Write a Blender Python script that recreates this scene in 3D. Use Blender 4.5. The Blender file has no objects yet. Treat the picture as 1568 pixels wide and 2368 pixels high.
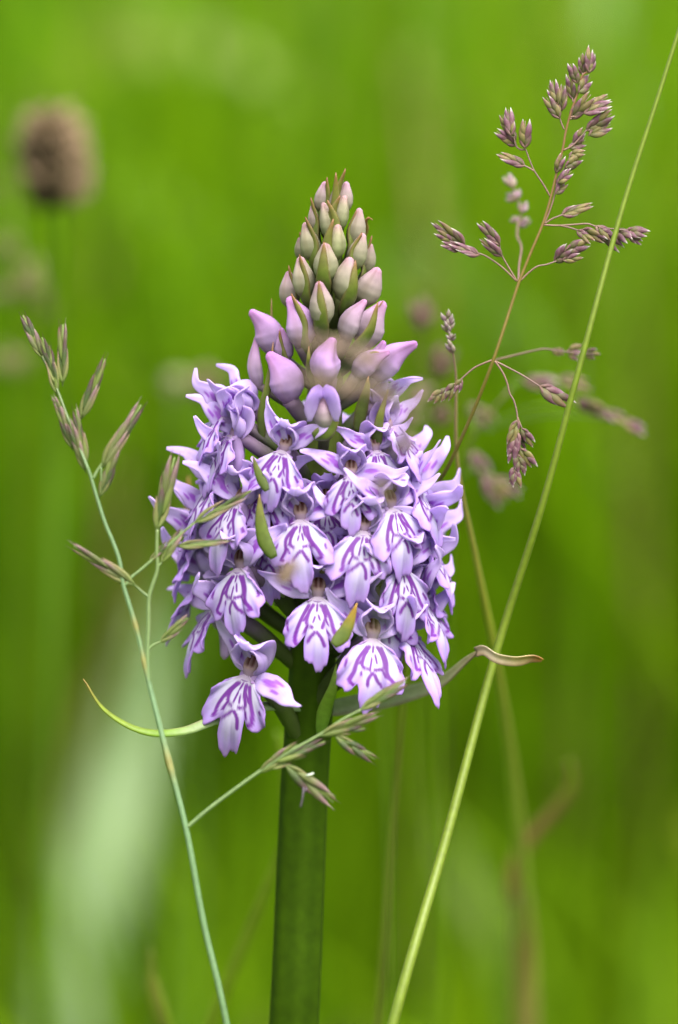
import bpy, math, random
import numpy as np
from mathutils import Matrix, Vector

random.seed(7)
rng = np.random.default_rng(7)
sc = bpy.context.scene
COL = sc.collection
R = math.radians

# ------------------------------------------------------------------ camera
PITCH = 12.0
DIST = 0.587
PX = 0.000065                       # metres per photo unit (1568 x 2368 grid) at the orchid
CAMP = np.array([0.0, -DIST * math.cos(R(PITCH)), 0.41])
RIGHT = np.array([1.0, 0, 0])
FWD = np.array([0, math.cos(R(PITCH)), -math.sin(R(PITCH))])
UP = np.array([0, math.sin(R(PITCH)), math.cos(R(PITCH))])
cam = bpy.data.cameras.new('camera')
cam.sensor_fit = 'VERTICAL'
cam.sensor_height = 23.6
cam.sensor_width = 15.6
cam.lens = 23.6 * DIST / (2368 * PX)
cam.clip_start = 0.01
cam.clip_end = 2000
cam.dof.use_dof = True
cam.dof.focus_distance = DIST - 0.008
cam.dof.aperture_fstop = 4.6
camo = bpy.data.objects.new('camera', cam)
COL.objects.link(camo)
camo.location = CAMP
camo.rotation_euler = (R(90 - PITCH), 0, 0)
sc.camera = camo

# ------------------------------------------------------------------ world, sun, exposure
SUN_EL, SUN_AZ = 66.0, 150.0         # azimuth clockwise from +Y (away from the camera) towards +X
w = bpy.data.worlds.new('World')
sc.world = w
w.use_nodes = True
nt = w.node_tree
sky = nt.nodes.new('ShaderNodeTexSky')
sky.sky_type = 'NISHITA'
sky.sun_disc = False
sky.sun_elevation = R(SUN_EL)
sky.sun_rotation = R(SUN_AZ)
sky.dust_density = 6.0
sky.ozone_density = 0.3
sky.air_density = 0.8
veil = nt.nodes.new('ShaderNodeHueSaturation')      # thin overcast: a whiter sky
veil.inputs['Saturation'].default_value = 0.4
nt.links.new(sky.outputs[0], veil.inputs['Color'])
nt.links.new(veil.outputs[0], nt.nodes['Background'].inputs[0])
nt.nodes['Background'].inputs[1].default_value = 0.095
sun = bpy.data.lights.new('sun', 'SUN')
sun.energy = 1.5
sun.angle = R(70)
sun.color = (1.0, 0.95, 0.87)
suno = bpy.data.objects.new('sun', sun)
COL.objects.link(suno)
sd = Vector((math.sin(R(SUN_AZ)) * math.cos(R(SUN_EL)), math.cos(R(SUN_AZ)) * math.cos(R(SUN_EL)), math.sin(R(SUN_EL))))
suno.rotation_euler = sd.to_track_quat('Z', 'Y').to_euler()
suno.location = (0.5, 0.5, 2)
vs = sc.view_settings
vs.view_transform = 'Standard'
vs.look = 'None'
vs.exposure = 2.02
vs.gamma = 1.0
sc.cycles.use_denoising = True
sc.cycles.max_bounces = 8
sc.cycles.transmission_bounces = 6
sc.cycles.caustics_reflective = False
sc.cycles.caustics_refractive = False

# ------------------------------------------------------------------ geometry helpers
def P(x, y, d=0.0):
    """photo grid point at depth d (mm behind the focal plane) -> world"""
    s = (DIST + d / 1000) / DIST
    return CAMP + RIGHT * ((x - 784) * PX * s) + UP * (-(y - 1184) * PX * s) + FWD * (DIST + d / 1000)

def Ps(pts, d=None):
    return np.array([P(p[0], p[1], p[2] if len(p) > 2 else (d or 0)) for p in pts])

def down(pt, dx=0.0, dy=0.0):
    """the place on the ground under a point"""
    return np.array([pt[0] + dx, pt[1] + dy, -0.004])

def spline(pts, n):
    pts = np.asarray(pts, float)
    if len(pts) == 2:
        t = np.linspace(0, 1, n)[:, None]
        return pts[0] * (1 - t) + pts[1] * t
    seg = np.linalg.norm(np.diff(pts, axis=0), axis=1) ** 0.5
    k = np.concatenate([[0], np.cumsum(seg)])
    # tangents (non-uniform Catmull-Rom as cubic Hermite)
    m = np.zeros_like(pts)
    for i in range(len(pts)):
        if i == 0:
            m[i] = (pts[1] - pts[0]) / (k[1] - k[0])
        elif i == len(pts) - 1:
            m[i] = (pts[-1] - pts[-2]) / (k[-1] - k[-2])
        else:
            a = (pts[i] - pts[i - 1]) / (k[i] - k[i - 1])
            b = (pts[i + 1] - pts[i]) / (k[i + 1] - k[i])
            m[i] = (a * (k[i + 1] - k[i]) + b * (k[i] - k[i - 1])) / (k[i + 1] - k[i - 1])
    tt = np.linspace(0, k[-1], n)
    out = []
    for t in tt:
        i = min(max(int(np.searchsorted(k, t)) - 1, 0), len(pts) - 2)
        h = k[i + 1] - k[i]
        s = (t - k[i]) / h
        out.append((2*s**3-3*s**2+1)*pts[i] + (s**3-2*s**2+s)*h*m[i] + (-2*s**3+3*s**2)*pts[i+1] + (s**3-s**2)*h*m[i+1])
    return np.array(out)

def unit(v):
    v = np.asarray(v, float)
    n = np.linalg.norm(v, axis=-1, keepdims=True)
    return v / np.maximum(n, 1e-12)

def tangents(c):
    return unit(np.gradient(c, axis=0))

def mixc(a, b, t):
    a = np.asarray(a, float); b = np.asarray(b, float)
    t = np.asarray(t, float)[..., None]
    return a * (1 - t) + b * t

def ramp(stops, t):
    """stops [(pos,(r,g,b)),...]"""
    t = np.asarray(t, float)
    xs = [s[0] for s in stops]
    return np.stack([np.interp(t, xs, [s[1][i] for s in stops]) for i in range(3)], axis=-1)

def sm(a, b, x):
    t = np.clip((np.asarray(x, float) - a) / (b - a), 0, 1)
    return t * t * (3 - 2 * t)

class Geo:
    """vertices, faces, colours of ONE mesh"""
    def __init__(self):
        self.v, self.f, self.c, self.n = [], [], [], 0
    def add(self, v, f, c):
        v = np.asarray(v, float).reshape(-1, 3)
        c = np.asarray(c, float).reshape(-1, 3)
        if len(c) == 1:
            c = np.repeat(c, len(v), axis=0)
        self.v.append(v); self.c.append(c)
        self.f += [tuple(i + self.n for i in q) for q in f]
        self.n += len(v)
        return self
    def xform(self, m):
        m = np.asarray(m)
        self.v = [q @ m[:3, :3].T + m[:3, 3] for q in self.v]
        return self

def shell(grid, cols, thick, g=None):
    """closed thin sheet from an (n, m, 3) grid of points, tapered at its rim"""
    g = g or Geo()
    n, m = grid.shape[:2]
    du = np.gradient(grid, axis=1); dv = np.gradient(grid, axis=0)
    nr = unit(np.cross(du, dv))
    ed = np.ones((n, m)) * 1.0
    ed[:, 0] = ed[:, -1] = 0.35
    ed[-1, :] = 0.35
    off = nr * (thick / 2 * ed)[..., None]
    top, bot = grid + off, grid - off
    v = np.concatenate([top.reshape(-1, 3), bot.reshape(-1, 3)])
    N = n * m
    f = []
    for i in range(n - 1):
        for j in range(m - 1):
            a = i * m + j
            f.append((a, a + 1, a + m + 1, a + m))
            f.append((N + a, N + a + m, N + a + m + 1, N + a + 1))
    rim = [(0, j) for j in range(m)] + [(i, m - 1) for i in range(1, n)] + [(n - 1, j) for j in range(m - 2, -1, -1)] + [(i, 0) for i in range(n - 2, 0, -1)]
    for k in range(len(rim)):
        a = rim[k][0] * m + rim[k][1]
        b = rim[(k + 1) % len(rim)][0] * m + rim[(k + 1) % len(rim)][1]
        f.append((b, a, N + a, N + b))
    cc = np.concatenate([cols.reshape(-1, 3)] * 2)
    return g.add(v, f, cc)

def blade(ctrl, wfn, side, colfn, cup=0.0, thick=0.0002, n=14, m=5, twist=0.0, wave=0.0, g=None, spl=True):
    """a leaf, petal or bract along control points; wfn(t) full width, colfn(t,u)->rgb arrays"""
    c = spline(ctrl, n) if spl else np.asarray(ctrl, float)
    n = len(c)
    T = tangents(c)
    t = np.linspace(0, 1, n)
    side = np.asarray(side, float)
    if side.ndim == 1:
        side = np.repeat(side[None], n, 0)
    S = unit(side - T * np.sum(side * T, axis=1, keepdims=True))
    Nn = np.cross(T, S)
    if twist:
        a = R(twist) * t
        S, Nn = S * np.cos(a)[:, None] + Nn * np.sin(a)[:, None], Nn * np.cos(a)[:, None] - S * np.sin(a)[:, None]
    u = np.linspace(-1, 1, m)
    w = np.array([wfn(q) for q in t]) / 2
    off = cup * (u[None, :] ** 2) * w[:, None]
    if wave:
        ph = random.uniform(0, 6)
        off = off + wave * w[:, None] * np.sin(9 * t[:, None] + ph + 1.5 * u[None]) * np.abs(u[None, :])
    grid = c[:, None, :] + S[:, None, :] * (u[None, :, None] * w[:, None, None]) + Nn[:, None, :] * off[..., None]
    tt, uu = np.meshgrid(t, u, indexing='ij')
    return shell(grid, colfn(tt, uu), thick, g)

def tube(ctrl, rfn, colfn, n=24, k=8, lobes=0, lobe_amp=0.0, g=None, flat=1.0, side=None, twist=0.0):
    """a closed tapering tube; rfn(t) radius; colfn(t, angle) -> rgb"""
    g = g or Geo()
    c = spline(ctrl, n)
    T = tangents(c)
    ref = np.array([0.13, -1.0, 0.21]) if side is None else np.asarray(side, float)
    S = np.zeros_like(T)
    s = unit(ref - T[0] * np.dot(ref, T[0]))
    for i in range(n):
        s = unit(s - T[i] * np.dot(s, T[i]))
        S[i] = s
    B = np.cross(T, S)
    t = np.linspace(0, 1, n)
    a = np.linspace(0, 2 * math.pi, k, endpoint=False)
    r = np.array([rfn(q) for q in t])
    aa = a[None, :] + twist * t[:, None]
    rr = r[:, None] * (1 + lobe_amp * np.cos(lobes * a[None, :]) if lobes else np.ones((1, k)))
    v = c[:, None] + S[:, None] * (np.cos(aa) * rr)[..., None] + B[:, None] * (np.sin(aa) * rr * flat)[..., None]
    f = []
    for i in range(n - 1):
        for j in range(k):
            f.append((i * k + j, i * k + (j + 1) % k, (i + 1) * k + (j + 1) % k, (i + 1) * k + j))
    f.append(tuple(range(k - 1, -1, -1)))
    f.append(tuple((n - 1) * k + j for j in range(k)))
    tt, ang = np.meshgrid(t, a, indexing='ij')
    return g.add(v, f, np.broadcast_to(colfn(tt, ang), (n, k, 3)))

def mesh(name, g, mat):
    me = bpy.data.meshes.new(name)
    v = np.concatenate(g.v)
    me.from_pydata(v.tolist(), [], g.f)
    at = me.color_attributes.new('col', 'FLOAT_COLOR', 'POINT')
    c = np.concatenate(g.c)
    at.data.foreach_set('color', np.concatenate([np.clip(c, 0, 1), np.ones((len(c), 1))], axis=1).astype(np.float32).ravel())
    me.polygons.foreach_set('use_smooth', np.ones(len(me.polygons), bool))
    me.materials.append(mat)
    me.update()
    return me

def obj(name, g, mat, parent=None, origin=None):
    """one mesh object from world-space geometry; its origin at `origin`"""
    v0 = np.concatenate(g.v)
    o0 = np.asarray(origin, float) if origin is not None else v0[0]
    g.v = [v0 - o0]
    o = bpy.data.objects.new(name, mesh(name, g, mat))
    COL.objects.link(o)
    place(o, o0, parent)
    return o

WPOS = {}
def place(o, wpos, parent=None):
    """parents here are never rotated, so a child's location is a plain difference"""
    wpos = np.asarray(wpos, float)
    WPOS[o.name] = wpos
    o.location = wpos
    if parent is not None:
        o.parent = parent
        o.location = wpos - WPOS[parent.name]

def thing(name, base, label, cat, group=None):
    o = bpy.data.objects.new(name, None)
    o.empty_display_size = 0.02
    COL.objects.link(o)
    place(o, base)
    o['label'] = label
    o['category'] = cat
    if group:
        o['group'] = group
    return o

def tag(o, label, cat, group=None):
    o['label'] = label; o['category'] = cat
    if group:
        o['group'] = group
    return o

# ------------------------------------------------------------------ materials (procedural)
def plant_mat(name, rough=0.5, transl=0.25, nscale=900.0, namt=0.12, bump=0.15, spec=0.4, objvar=0.1, sss=0.0, tsat=1.0):
    m = bpy.data.materials.new(name)
    m.use_nodes = True
    t = m.node_tree
    N = t.nodes; L = t.links
    pr = N['Principled BSDF']
    out = N['Material Output']
    at = N.new('ShaderNodeAttribute'); at.attribute_name = 'col'
    tc = N.new('ShaderNodeTexCoord')
    no = N.new('ShaderNodeTexNoise'); no.inputs['Scale'].default_value = nscale; no.inputs['Detail'].default_value = 4
    L.new(tc.outputs['Object'], no.inputs['Vector'])
    mr = N.new('ShaderNodeMapRange')
    mr.inputs['From Min'].default_value = 0.3; mr.inputs['From Max'].default_value = 0.7
    mr.inputs['To Min'].default_value = 1 - namt; mr.inputs['To Max'].default_value = 1 + namt
    L.new(no.outputs['Fac'], mr.inputs['Value'])
    oi = N.new('ShaderNodeObjectInfo')
    orr = N.new('ShaderNodeMapRange')
    orr.inputs['To Min'].default_value = 1 - objvar; orr.inputs['To Max'].default_value = 1 + objvar
    L.new(oi.outputs['Random'], orr.inputs['Value'])
    mu = N.new('ShaderNodeMath'); mu.operation = 'MULTIPLY'
    L.new(mr.outputs[0], mu.inputs[0]); L.new(orr.outputs[0], mu.inputs[1])
    vm = N.new('ShaderNodeVectorMath'); vm.operation = 'SCALE'
    L.new(at.outputs['Color'], vm.inputs[0]); L.new(mu.outputs[0], vm.inputs['Scale'])
    L.new(vm.outputs[0], pr.inputs['Base Color'])
    pr.inputs['Roughness'].default_value = rough
    pr.inputs['Specular IOR Level'].default_value = spec
    bp = N.new('ShaderNodeBump'); bp.inputs['Strength'].default_value = bump; bp.inputs['Distance'].default_value = 0.0003
    L.new(no.outputs['Fac'], bp.inputs['Height'])
    L.new(bp.outputs[0], pr.inputs['Normal'])
    if transl > 0:
        tr = N.new('ShaderNodeBsdfTranslucent')
        hs = N.new('ShaderNodeHueSaturation'); hs.inputs['Saturation'].default_value = tsat; hs.inputs['Value'].default_value = 1.0
        L.new(vm.outputs[0], hs.inputs['Color'])
        L.new(hs.outputs[0], tr.inputs['Color'])
        mx = N.new('ShaderNodeMixShader'); mx.inputs[0].default_value = transl
        L.new(pr.outputs[0], mx.inputs[1]); L.new(tr.outputs[0], mx.inputs[2])
        L.new(mx.outputs[0], out.inputs['Surface'])
    return m

M_PETAL = plant_mat('petal', rough=0.5, transl=0.46, nscale=420, namt=0.10, bump=0.2, spec=0.28, objvar=0.10, tsat=0.95)
M_BUD = plant_mat('bud', rough=0.65, spec=0.15, transl=0.15, nscale=450, namt=0.14, bump=0.25, objvar=0.06)
M_BRACT = plant_mat('bract', rough=0.45, transl=0.25, nscale=900, namt=0.15, bump=0.12, objvar=0.1)
M_STEM = plant_mat('stem', rough=0.75, spec=0.06, transl=0.0, nscale=500, namt=0.15, bump=0.15)
M_STRAW = plant_mat('grass_stem', rough=0.45, transl=0.1, nscale=900, namt=0.12, bump=0.1)
M_LEMMA = plant_mat('lemma', rough=0.42, transl=0.2, nscale=1400, namt=0.2, bump=0.2, objvar=0.18, spec=0.25)
M_LEAF = plant_mat('leaf', rough=0.5, transl=0.3, nscale=300, namt=0.12, bump=0.1, objvar=0.0)
M_HEAD = plant_mat('seed_head', rough=0.8, transl=0.1, nscale=600, namt=0.3, bump=0.3, objvar=0.2)
M_MEADOW = plant_mat('meadow_grass', rough=0.7, spec=0.08, transl=0.4, nscale=60, namt=0.15, bump=0.0, objvar=0.0)

# ------------------------------------------------------------------ the ground
def ground():
    n = 90
    def axis(k):
        s = np.linspace(-1, 1, n)
        return np.sign(s) * (np.abs(s) ** 3.2) * 400 + s * 3
    xs, ys = np.meshgrid(axis(0), axis(1))
    zs = 0.012 * np.sin(xs * 2.1 + 1) * np.cos(ys * 1.7) * np.exp(-((xs / 15) ** 2 + (ys / 15) ** 2)) - 0.012
    v = np.stack([xs, ys, zs], -1)
    f = [(i * n + j, i * n + j + 1, (i + 1) * n + j + 1, (i + 1) * n + j) for i in range(n - 1) for j in range(n - 1)]
    m = bpy.data.materials.new('ground'); m.use_nodes = True
    t = m.node_tree; N = t.nodes; L = t.links
    no = N.new('ShaderNodeTexNoise'); no.inputs['Scale'].default_value = 6; no.inputs['Detail'].default_value = 8
    tc = N.new('ShaderNodeTexCoord'); L.new(tc.outputs['Object'], no.inputs['Vector'])
    cr = N.new('ShaderNodeValToRGB')
    cr.color_ramp.elements[0].position = 0.3; cr.color_ramp.elements[0].color = (0.05, 0.09, 0.008, 1)
    cr.color_ramp.elements[1].position = 0.7; cr.color_ramp.elements[1].color = (0.10, 0.19, 0.010, 1)
    L.new(no.outputs['Fac'], cr.inputs[0]); L.new(cr.outputs[0], N['Principled BSDF'].inputs['Base Color'])
    N['Principled BSDF'].inputs['Roughness'].default_value = 0.9
    o = obj('ground', Geo().add(v.reshape(-1, 3), f, [[0.06, 0.1, 0.01]]), m, None, (0, 0, 0))
    o['kind'] = 'structure'
ground()

# ------------------------------------------------------------------ the meadow behind (nobody could count it)
def meadow(N, ylo, yhi, hlo, hhi, wlo, whi, seed, yelf=0.5):
    r = np.random.default_rng(seed)
    dist = ylo + (yhi - ylo) * r.random(N) ** 1.3
    x = (r.random(N) - 0.5) * 2 * (0.35 + 0.32 * dist)
    y = CAMP[1] + dist
    # patches of different grasses
    pt = 0.5 + 0.5 * np.sin(x * 3.1 + 0.7 * y + 1.3) * np.cos(y * 1.9 - x * 1.2 + 0.4)
    pt = np.clip(pt + 0.25 * x / (0.3 + 0.2 * dist) + r.normal(0, 0.18, N), 0, 1)
    pale = np.clip(0.5 + 0.5 * np.sin(x * 5.3 - y * 2.3) + r.normal(0, 0.3, N) - 0.45, 0, 1)
    h = hlo + (hhi - hlo) * r.random(N)
    h = h * (0.75 + 0.45 * (0.5 + 0.5 * np.sin(x * 4.1 + 2 * y)))
    wd = wlo + (whi - wlo) * r.random(N)
    az = r.random(N) * 2 * math.pi
    lean = r.random(N) ** 1.5 * 0.8
    K = 5
    t = np.linspace(0, 1, K)
    ca, sa = np.cos(az), np.sin(az)
    cx = x[:, None] + (ca * lean * h)[:, None] * t[None] ** 2
    cy = y[:, None] + (sa * lean * h)[:, None] * t[None] ** 2
    cz = h[:, None] * (t - 0.28 * (lean ** 1.2)[:, None] * t ** 3) - 0.005
    yaw = r.random(N) * math.pi
    sx, sy = np.cos(yaw), np.sin(yaw)
    ww = wd[:, None] * np.array([0.7, 1.0, 0.9, 0.6, 0.05])[None] / 2
    Lv = np.stack([cx - sx[:, None] * ww, cy - sy[:, None] * ww, cz], -1)
    Rv = np.stack([cx + sx[:, None] * ww, cy + sy[:, None] * ww, cz], -1)
    V = np.stack([Lv, Rv], 2).reshape(-1, 3)
    base = (np.arange(N) * K * 2)[:, None]
    q = np.arange(K - 1)[None] * 2 + base
    F = np.stack([q, q + 1, q + 3, q + 2], -1).reshape(-1, 4)
    ca_ = np.array([0.085, 0.215, 0.002]); cb_ = np.array([0.165, 0.280, 0.002]); cc_ = np.array([0.15, 0.27, 0.045])
    c = ca_ * (1 - pt)[:, None] + cb_ * pt[:, None]
    c = c * (1 - 0.7 * pale)[:, None] + cc_ * (0.7 * pale)[:, None]
    dry = r.random(N) < 0.05
    c[dry] = [0.22, 0.17, 0.06]
    c *= r.uniform(0.75, 1.25, N)[:, None]
    C = np.repeat(c, K * 2, axis=0)
    me = bpy.data.meshes.new('meadow_grass')
    me.vertices.add(len(V)); me.vertices.foreach_set('co', V.ravel())
    me.loops.add(F.size); me.loops.foreach_set('vertex_index', F.ravel().astype(np.int32))
    me.polygons.add(len(F)); me.polygons.foreach_set('loop_start', np.arange(0, F.size, 4, dtype=np.int32))
    me.polygons.foreach_set('use_smooth', np.ones(len(F), bool))
    me.update(calc_edges=True)
    at = me.color_attributes.new('col', 'FLOAT_COLOR', 'POINT')
    at.data.foreach_set('color', np.concatenate([np.clip(C, 0, 1), np.ones((len(C), 1))], 1).astype(np.float32).ravel())
    me.materials.append(M_MEADOW)
    o = bpy.data.objects.new('meadow_grass', me)
    COL.objects.link(o)
    o['kind'] = 'stuff'
    return o
o = meadow(26000, 1.15, 6.5, 0.16, 0.34, 0.004, 0.010, 3)
tag(o, 'blurred green meadow grass filling the whole background', 'grass')
o = meadow(5000, 0.35, 1.2, 0.05, 0.11, 0.003, 0.006, 5)
tag(o, 'short turf around the foot of the spotted orchid', 'grass')

# ------------------------------------------------------------------ the orchid
def axis_px(y):
    return float(np.interp(y, [400, 1560, 1792, 2368], [776, 722, 706, 680]))
def axis_d(y):
    return (y - 1184) * 0.065 * 0.105
def spike_r(y):      # radius of the bud/flower ring (mm)
    return float(np.interp(y, [400, 470, 560, 700, 850, 1000, 1600], [0.6, 2.6, 4.6, 7.0, 8.6, 10.5, 11.5]))

foot = P(680, 2368, axis_d(2368))
BASE = down(foot, -0.012, 0.012)
orchid = thing('spotted_orchid', BASE, 'lilac spotted orchid, dense flower spike with budded tip on a thick dark stem', 'orchid')

stem_pts = [BASE, BASE * 0.5 + foot * 0.5 + np.array([-0.002, 0.002, 0])] + [P(axis_px(y), y, axis_d(y)) for y in (2368, 2080, 1792, 1560, 1300, 1000, 700, 560, 450)]
def stem_col(t, a):
    k = 0.5 + 0.5 * np.cos(a * 7)
    c = mixc((0.024, 0.052, 0.0008), (0.030, 0.063, 0.001), k)
    up = sm(0.62, 0.78, t)
    return mixc(c, (0.075, 0.095, 0.02), 0.7) * up[..., None] + c * (1 - up[..., None])
obj('stem', tube(stem_pts, lambda t: float(np.interp(t, [0, 0.5, 0.72, 0.9, 1], [0.0042, 0.0037, 0.0034, 0.0022, 0.0006])), stem_col, n=70, k=42, lobes=7, lobe_amp=0.018), M_STEM, orchid, BASE)

LIL = np.array([0.40, 0.245, 0.68]); PALE = np.array([0.58, 0.45, 0.78]); DEEP = np.array([0.165, 0.014, 0.30]); PINK = np.array([0.52, 0.25, 0.58])

# ---- lip (labellum): three-lobed fan with purple loops
LIP_A = [0, 4, 7, 10, 13, 15.5, 17.2, 19, 22, 27, 35, 45, 55, 66, 78, 92]
LIP_R = [11.4, 11.2, 10.7, 9.8, 8.3, 6.7, 5.9, 6.4, 7.7, 8.5, 8.5, 7.4, 5.5, 3.5, 2.2, 1.3]
def lip_mesh(v):
    r = np.random.default_rng(100 + v)
    A, Rn = 97, 34
    uu_ = np.linspace(-1, 1, A)
    th = np.sign(uu_) * (38 * np.abs(uu_) + 54 * np.abs(uu_) ** 2.2)
    nl = r.uniform(0.92, 1.08)
    rad = np.interp(np.abs(th), LIP_A, LIP_R)
    notch = np.where(th < 0, r.uniform(-1.2, 1.6), r.uniform(-1.2, 1.6))
    rad = rad + notch * np.exp(-((np.abs(th) - 17.2) / 2.2) ** 2)
    rad = rad * (1 + 0.05 * np.sign(th) * r.uniform(-1, 1))
    rad = rad * (1 + 0.04 * np.sin(th * 0.16 + r.uniform(0, 6)) + 0.025 * np.sin(th * 0.55 + r.uniform(0, 6)) + 0.02 * np.sin(th * 1.3 + r.uniform(0, 6)))
    rad = np.where(np.abs(th) < 15, rad * nl, rad)
    for _ in range(1):
        rad = np.convolve(np.pad(rad, 1, mode='edge'), [0.2, 0.6, 0.2], 'valid')
    ro = np.linspace(0.02, 1, Rn)
    TH, RO = np.meshgrid(np.radians(th), ro)
    px = np.sin(TH) * rad[None] * RO
    py = np.cos(TH) * rad[None] * RO + 0.9 * RO
    fwd = 0.36 * py - 0.022 * py ** 2
    fwd = fwd - 0.020 * np.maximum(np.abs(px) - 1.0, 0) ** 2 + 0.25 * np.exp(-(px / 0.8) ** 2) * sm(0.1, 0.5, RO)
    ruff = 0.62 * RO ** 3 * np.sin(TH * 9 + r.uniform(0, 6)) * sm(10, 40, np.abs(np.degrees(TH))) + 0.32 * RO ** 4 * np.sin(TH * 21 + r.uniform(0, 6))
    fwd = fwd + ruff + r.uniform(-1.3, 1.0) * sm(0.55, 1.0, RO) * np.exp(-(np.degrees(TH) / 12) ** 2)
    z = -py * 0.93
    grid = np.stack([px, -fwd, z], -1) / 1000
    # pigment
    edge = sm(0.45, 1.0, RO)
    col = mixc((0.64, 0.60, 0.78), LIL * 1.04, sm(0.45, 1.0, RO) * 0.92)
    col = mixc(col, PINK, 0.25 * sm(0.85, 1, RO))
    j = lambda s=0.22: r.normal(0, s)
    strokes = []
    for s in (-1, 1):
        strokes.append(([(s * 1.1 + j(.1), 1.6), (s * 1.9 + j(), 3.6), (s * 2.7 + j(), 5.6), (s * 3.2 + j(), 7.0), (s * 2.7 + j(), 7.2 + j())], 0.42))
        strokes.append(([(s * .6, 1.5), (s * 1.25 + j(), 3.0), (s * 1.35 + j(), 4.6), (s * .7 + j(), 5.0)], 0.38))
        strokes.append(([(s * 1.1 + j(.3), 7.5 + j()), (s * .75 + j(.15), 6.6), (s * .15, 5.7 + j(.15))], 0.38))
        strokes.append(([(s * .25, 3.0 + j()), (s * .45, 4.1 + j())], 0.22))
        if r.random() < .7:
            strokes.append(([(s * 3.9 + j(), 4.2 + j()), (s * 4.2 + j(), 5.2 + j())], 0.25))
        strokes.append(([(s * 1.9 + j(), 5.0 + j()), (s * 2.0 + j(), 5.9 + j())], 0.26))
        strokes.append(([(s * .9 + j(), 2.2), (s * 1.9 + j(), 4.2 + j())], 0.2))
    strokes.append(([(0, 1.4), (0 + j(.1), 2.4)], 0.24))
    best = np.zeros(px.shape)
    for pts, wd in strokes:
        p2 = spline(np.array([(a, b, 0) for a, b in pts]), 16)[:, :2] if len(pts) > 2 else np.array(pts)
        for i in range(len(p2) - 1):
            a, b = p2[i], p2[i + 1]
            ab = b - a
            tt = np.clip(((px - a[0]) * ab[0] + (py - a[1]) * ab[1]) / max(ab @ ab, 1e-9), 0, 1)
            dd = np.hypot(px - a[0] - tt * ab[0], py - a[1] - tt * ab[1])
            best = np.maximum(best, 1 - sm(wd * 0.45, wd * 0.98, dd))
    col = mixc(col, DEEP, best * 0.96)
    col = mixc(col, (0.36, 0.22, 0.32), 0.6 * (1 - sm(0.4, 1.7, py)))
    return mesh('lip', shell(grid, col, 0.00032), M_PETAL)
LIPS = [lip_mesh(i) for i in range(6)]

def petal_col(base, tip, spots=None, seed=0):
    def f(t, u):
        c = mixc(base, tip, sm(0.0, 1.0, t))
        c = mixc(c, LIL * 0.95, 0.35 * (1 - np.abs(u)) * (1 - t))
        vein = np.clip(np.cos(u * 19 + 2.0 * u * t), 0, 1) ** 3
        c = mixc(c, LIL * 0.8, 0.30 * vein * (1 - 0.7 * t))
        c = mixc(c, PINK * 1.15, 0.16 * sm(0.5, 1.0, np.abs(u)))
        if spots:
            for (st, su, sr) in spots:
                d = np.hypot((t - st) * 2.2, u - su)
                c = mixc(c, DEEP * 1.6, 0.8 * (1 - sm(sr * 0.6, sr, d)))
        return c
    return f
def lance(W, peak=0.4, p0=0.35, tip=0.12):
    return lambda t: W * float(np.interp(t, [0, peak * 0.5, peak, (1 + peak) / 2, 0.88, 0.96, 1], [p0, 0.82, 1.0, 0.8, 0.48, 0.28, tip]))
mm = lambda L: [np.array(p) / 1000 for p in L]

def sepal_mesh(v, s):
    """spreading side sepal, s = -1 left, 1 right"""
    r = np.random.default_rng(300 + v)
    ctrl = mm([(s * 0.6, 1.0, 0.2), (s * 2.6, 0.4, 0.9 + r.uniform(-.2, .2)), (s * 5.2, 0.5, 1.5 + r.uniform(-.3, .3)), (s * 7.8, 1.2 * r.uniform(-1, 1), 1.9 + r.uniform(-.5, .5)), (s * 10.0, 1.0 + r.uniform(-2.6, .8), 2.2 + r.uniform(-1.4, 1.6))])
    sp = [(0.32, 0.1, 0.35), (0.45, -0.35, 0.24), (0.42, 0.5, 0.22), (0.22, -0.2, 0.25)][: 2 + v % 3]
    random.seed(300 + v)
    return mesh('sepal', blade(ctrl, lambda t: 3.5e-3 * float(np.interp(t, [0, .15, .32, .55, .75, .9, 1], [.35, .82, 1, .78, .48, .30, .14])), (0, 0.2, 1), petal_col(PALE * 0.98, PALE * 1.08, sp), cup=0.3 * r.uniform(-1, 1.2), thick=0.0003, n=26, m=15, twist=r.uniform(-50, 50), wave=0.18), M_PETAL)
SEP = {s: [sepal_mesh(v, s) for v in range(5)] for s in (-1, 1)}

def hood_mesh(v):
    r = np.random.default_rng(400 + v)
    ctrl = mm([(0, 1.4, 0.2), (0, 1.9, 2.0), (0, 1.0, 3.6), (0, -0.8, 4.3), (0, -2.4 + r.uniform(-.4, .4), 3.9 + r.uniform(-.3, .3)), (0, -3.5, 3.6 + r.uniform(-.3, 1.6))])
    random.seed(400 + v)
    return mesh('hood', blade(ctrl, lance(5.4e-3, 0.52, 0.45, 0.25), (1, 0, 0), petal_col(PALE * 0.96, PALE * 1.08), cup=0.5, thick=0.0003, n=26, m=15, wave=0.16), M_PETAL)
HOOD = [hood_mesh(v) for v in range(4)]

def petal_mesh(v, s):
    """inner side petal leaning in under the hood"""
    r = np.random.default_rng(500 + v)
    ctrl = mm([(s * 0.9, 0.9, 0.0), (s * 2.0, 0.6, 1.2), (s * 2.2, -0.3, 2.7), (s * 1.5, -1.5, 3.8), (s * 0.6 + s * r.uniform(0, .6), -2.6, 4.2 + r.uniform(-.3, .4))])
    random.seed(500 + v)
    return mesh('petal', blade(ctrl, lance(2.8e-3, 0.42, 0.5), (0, -1, 0.25), petal_col(PALE, PALE * 1.04), cup=-0.25 * s, thick=0.00028, n=20, m=9, wave=0.08), M_PETAL)
PET = {s: [petal_mesh(v, s) for v in range(3)] for s in (-1, 1)}

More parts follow.
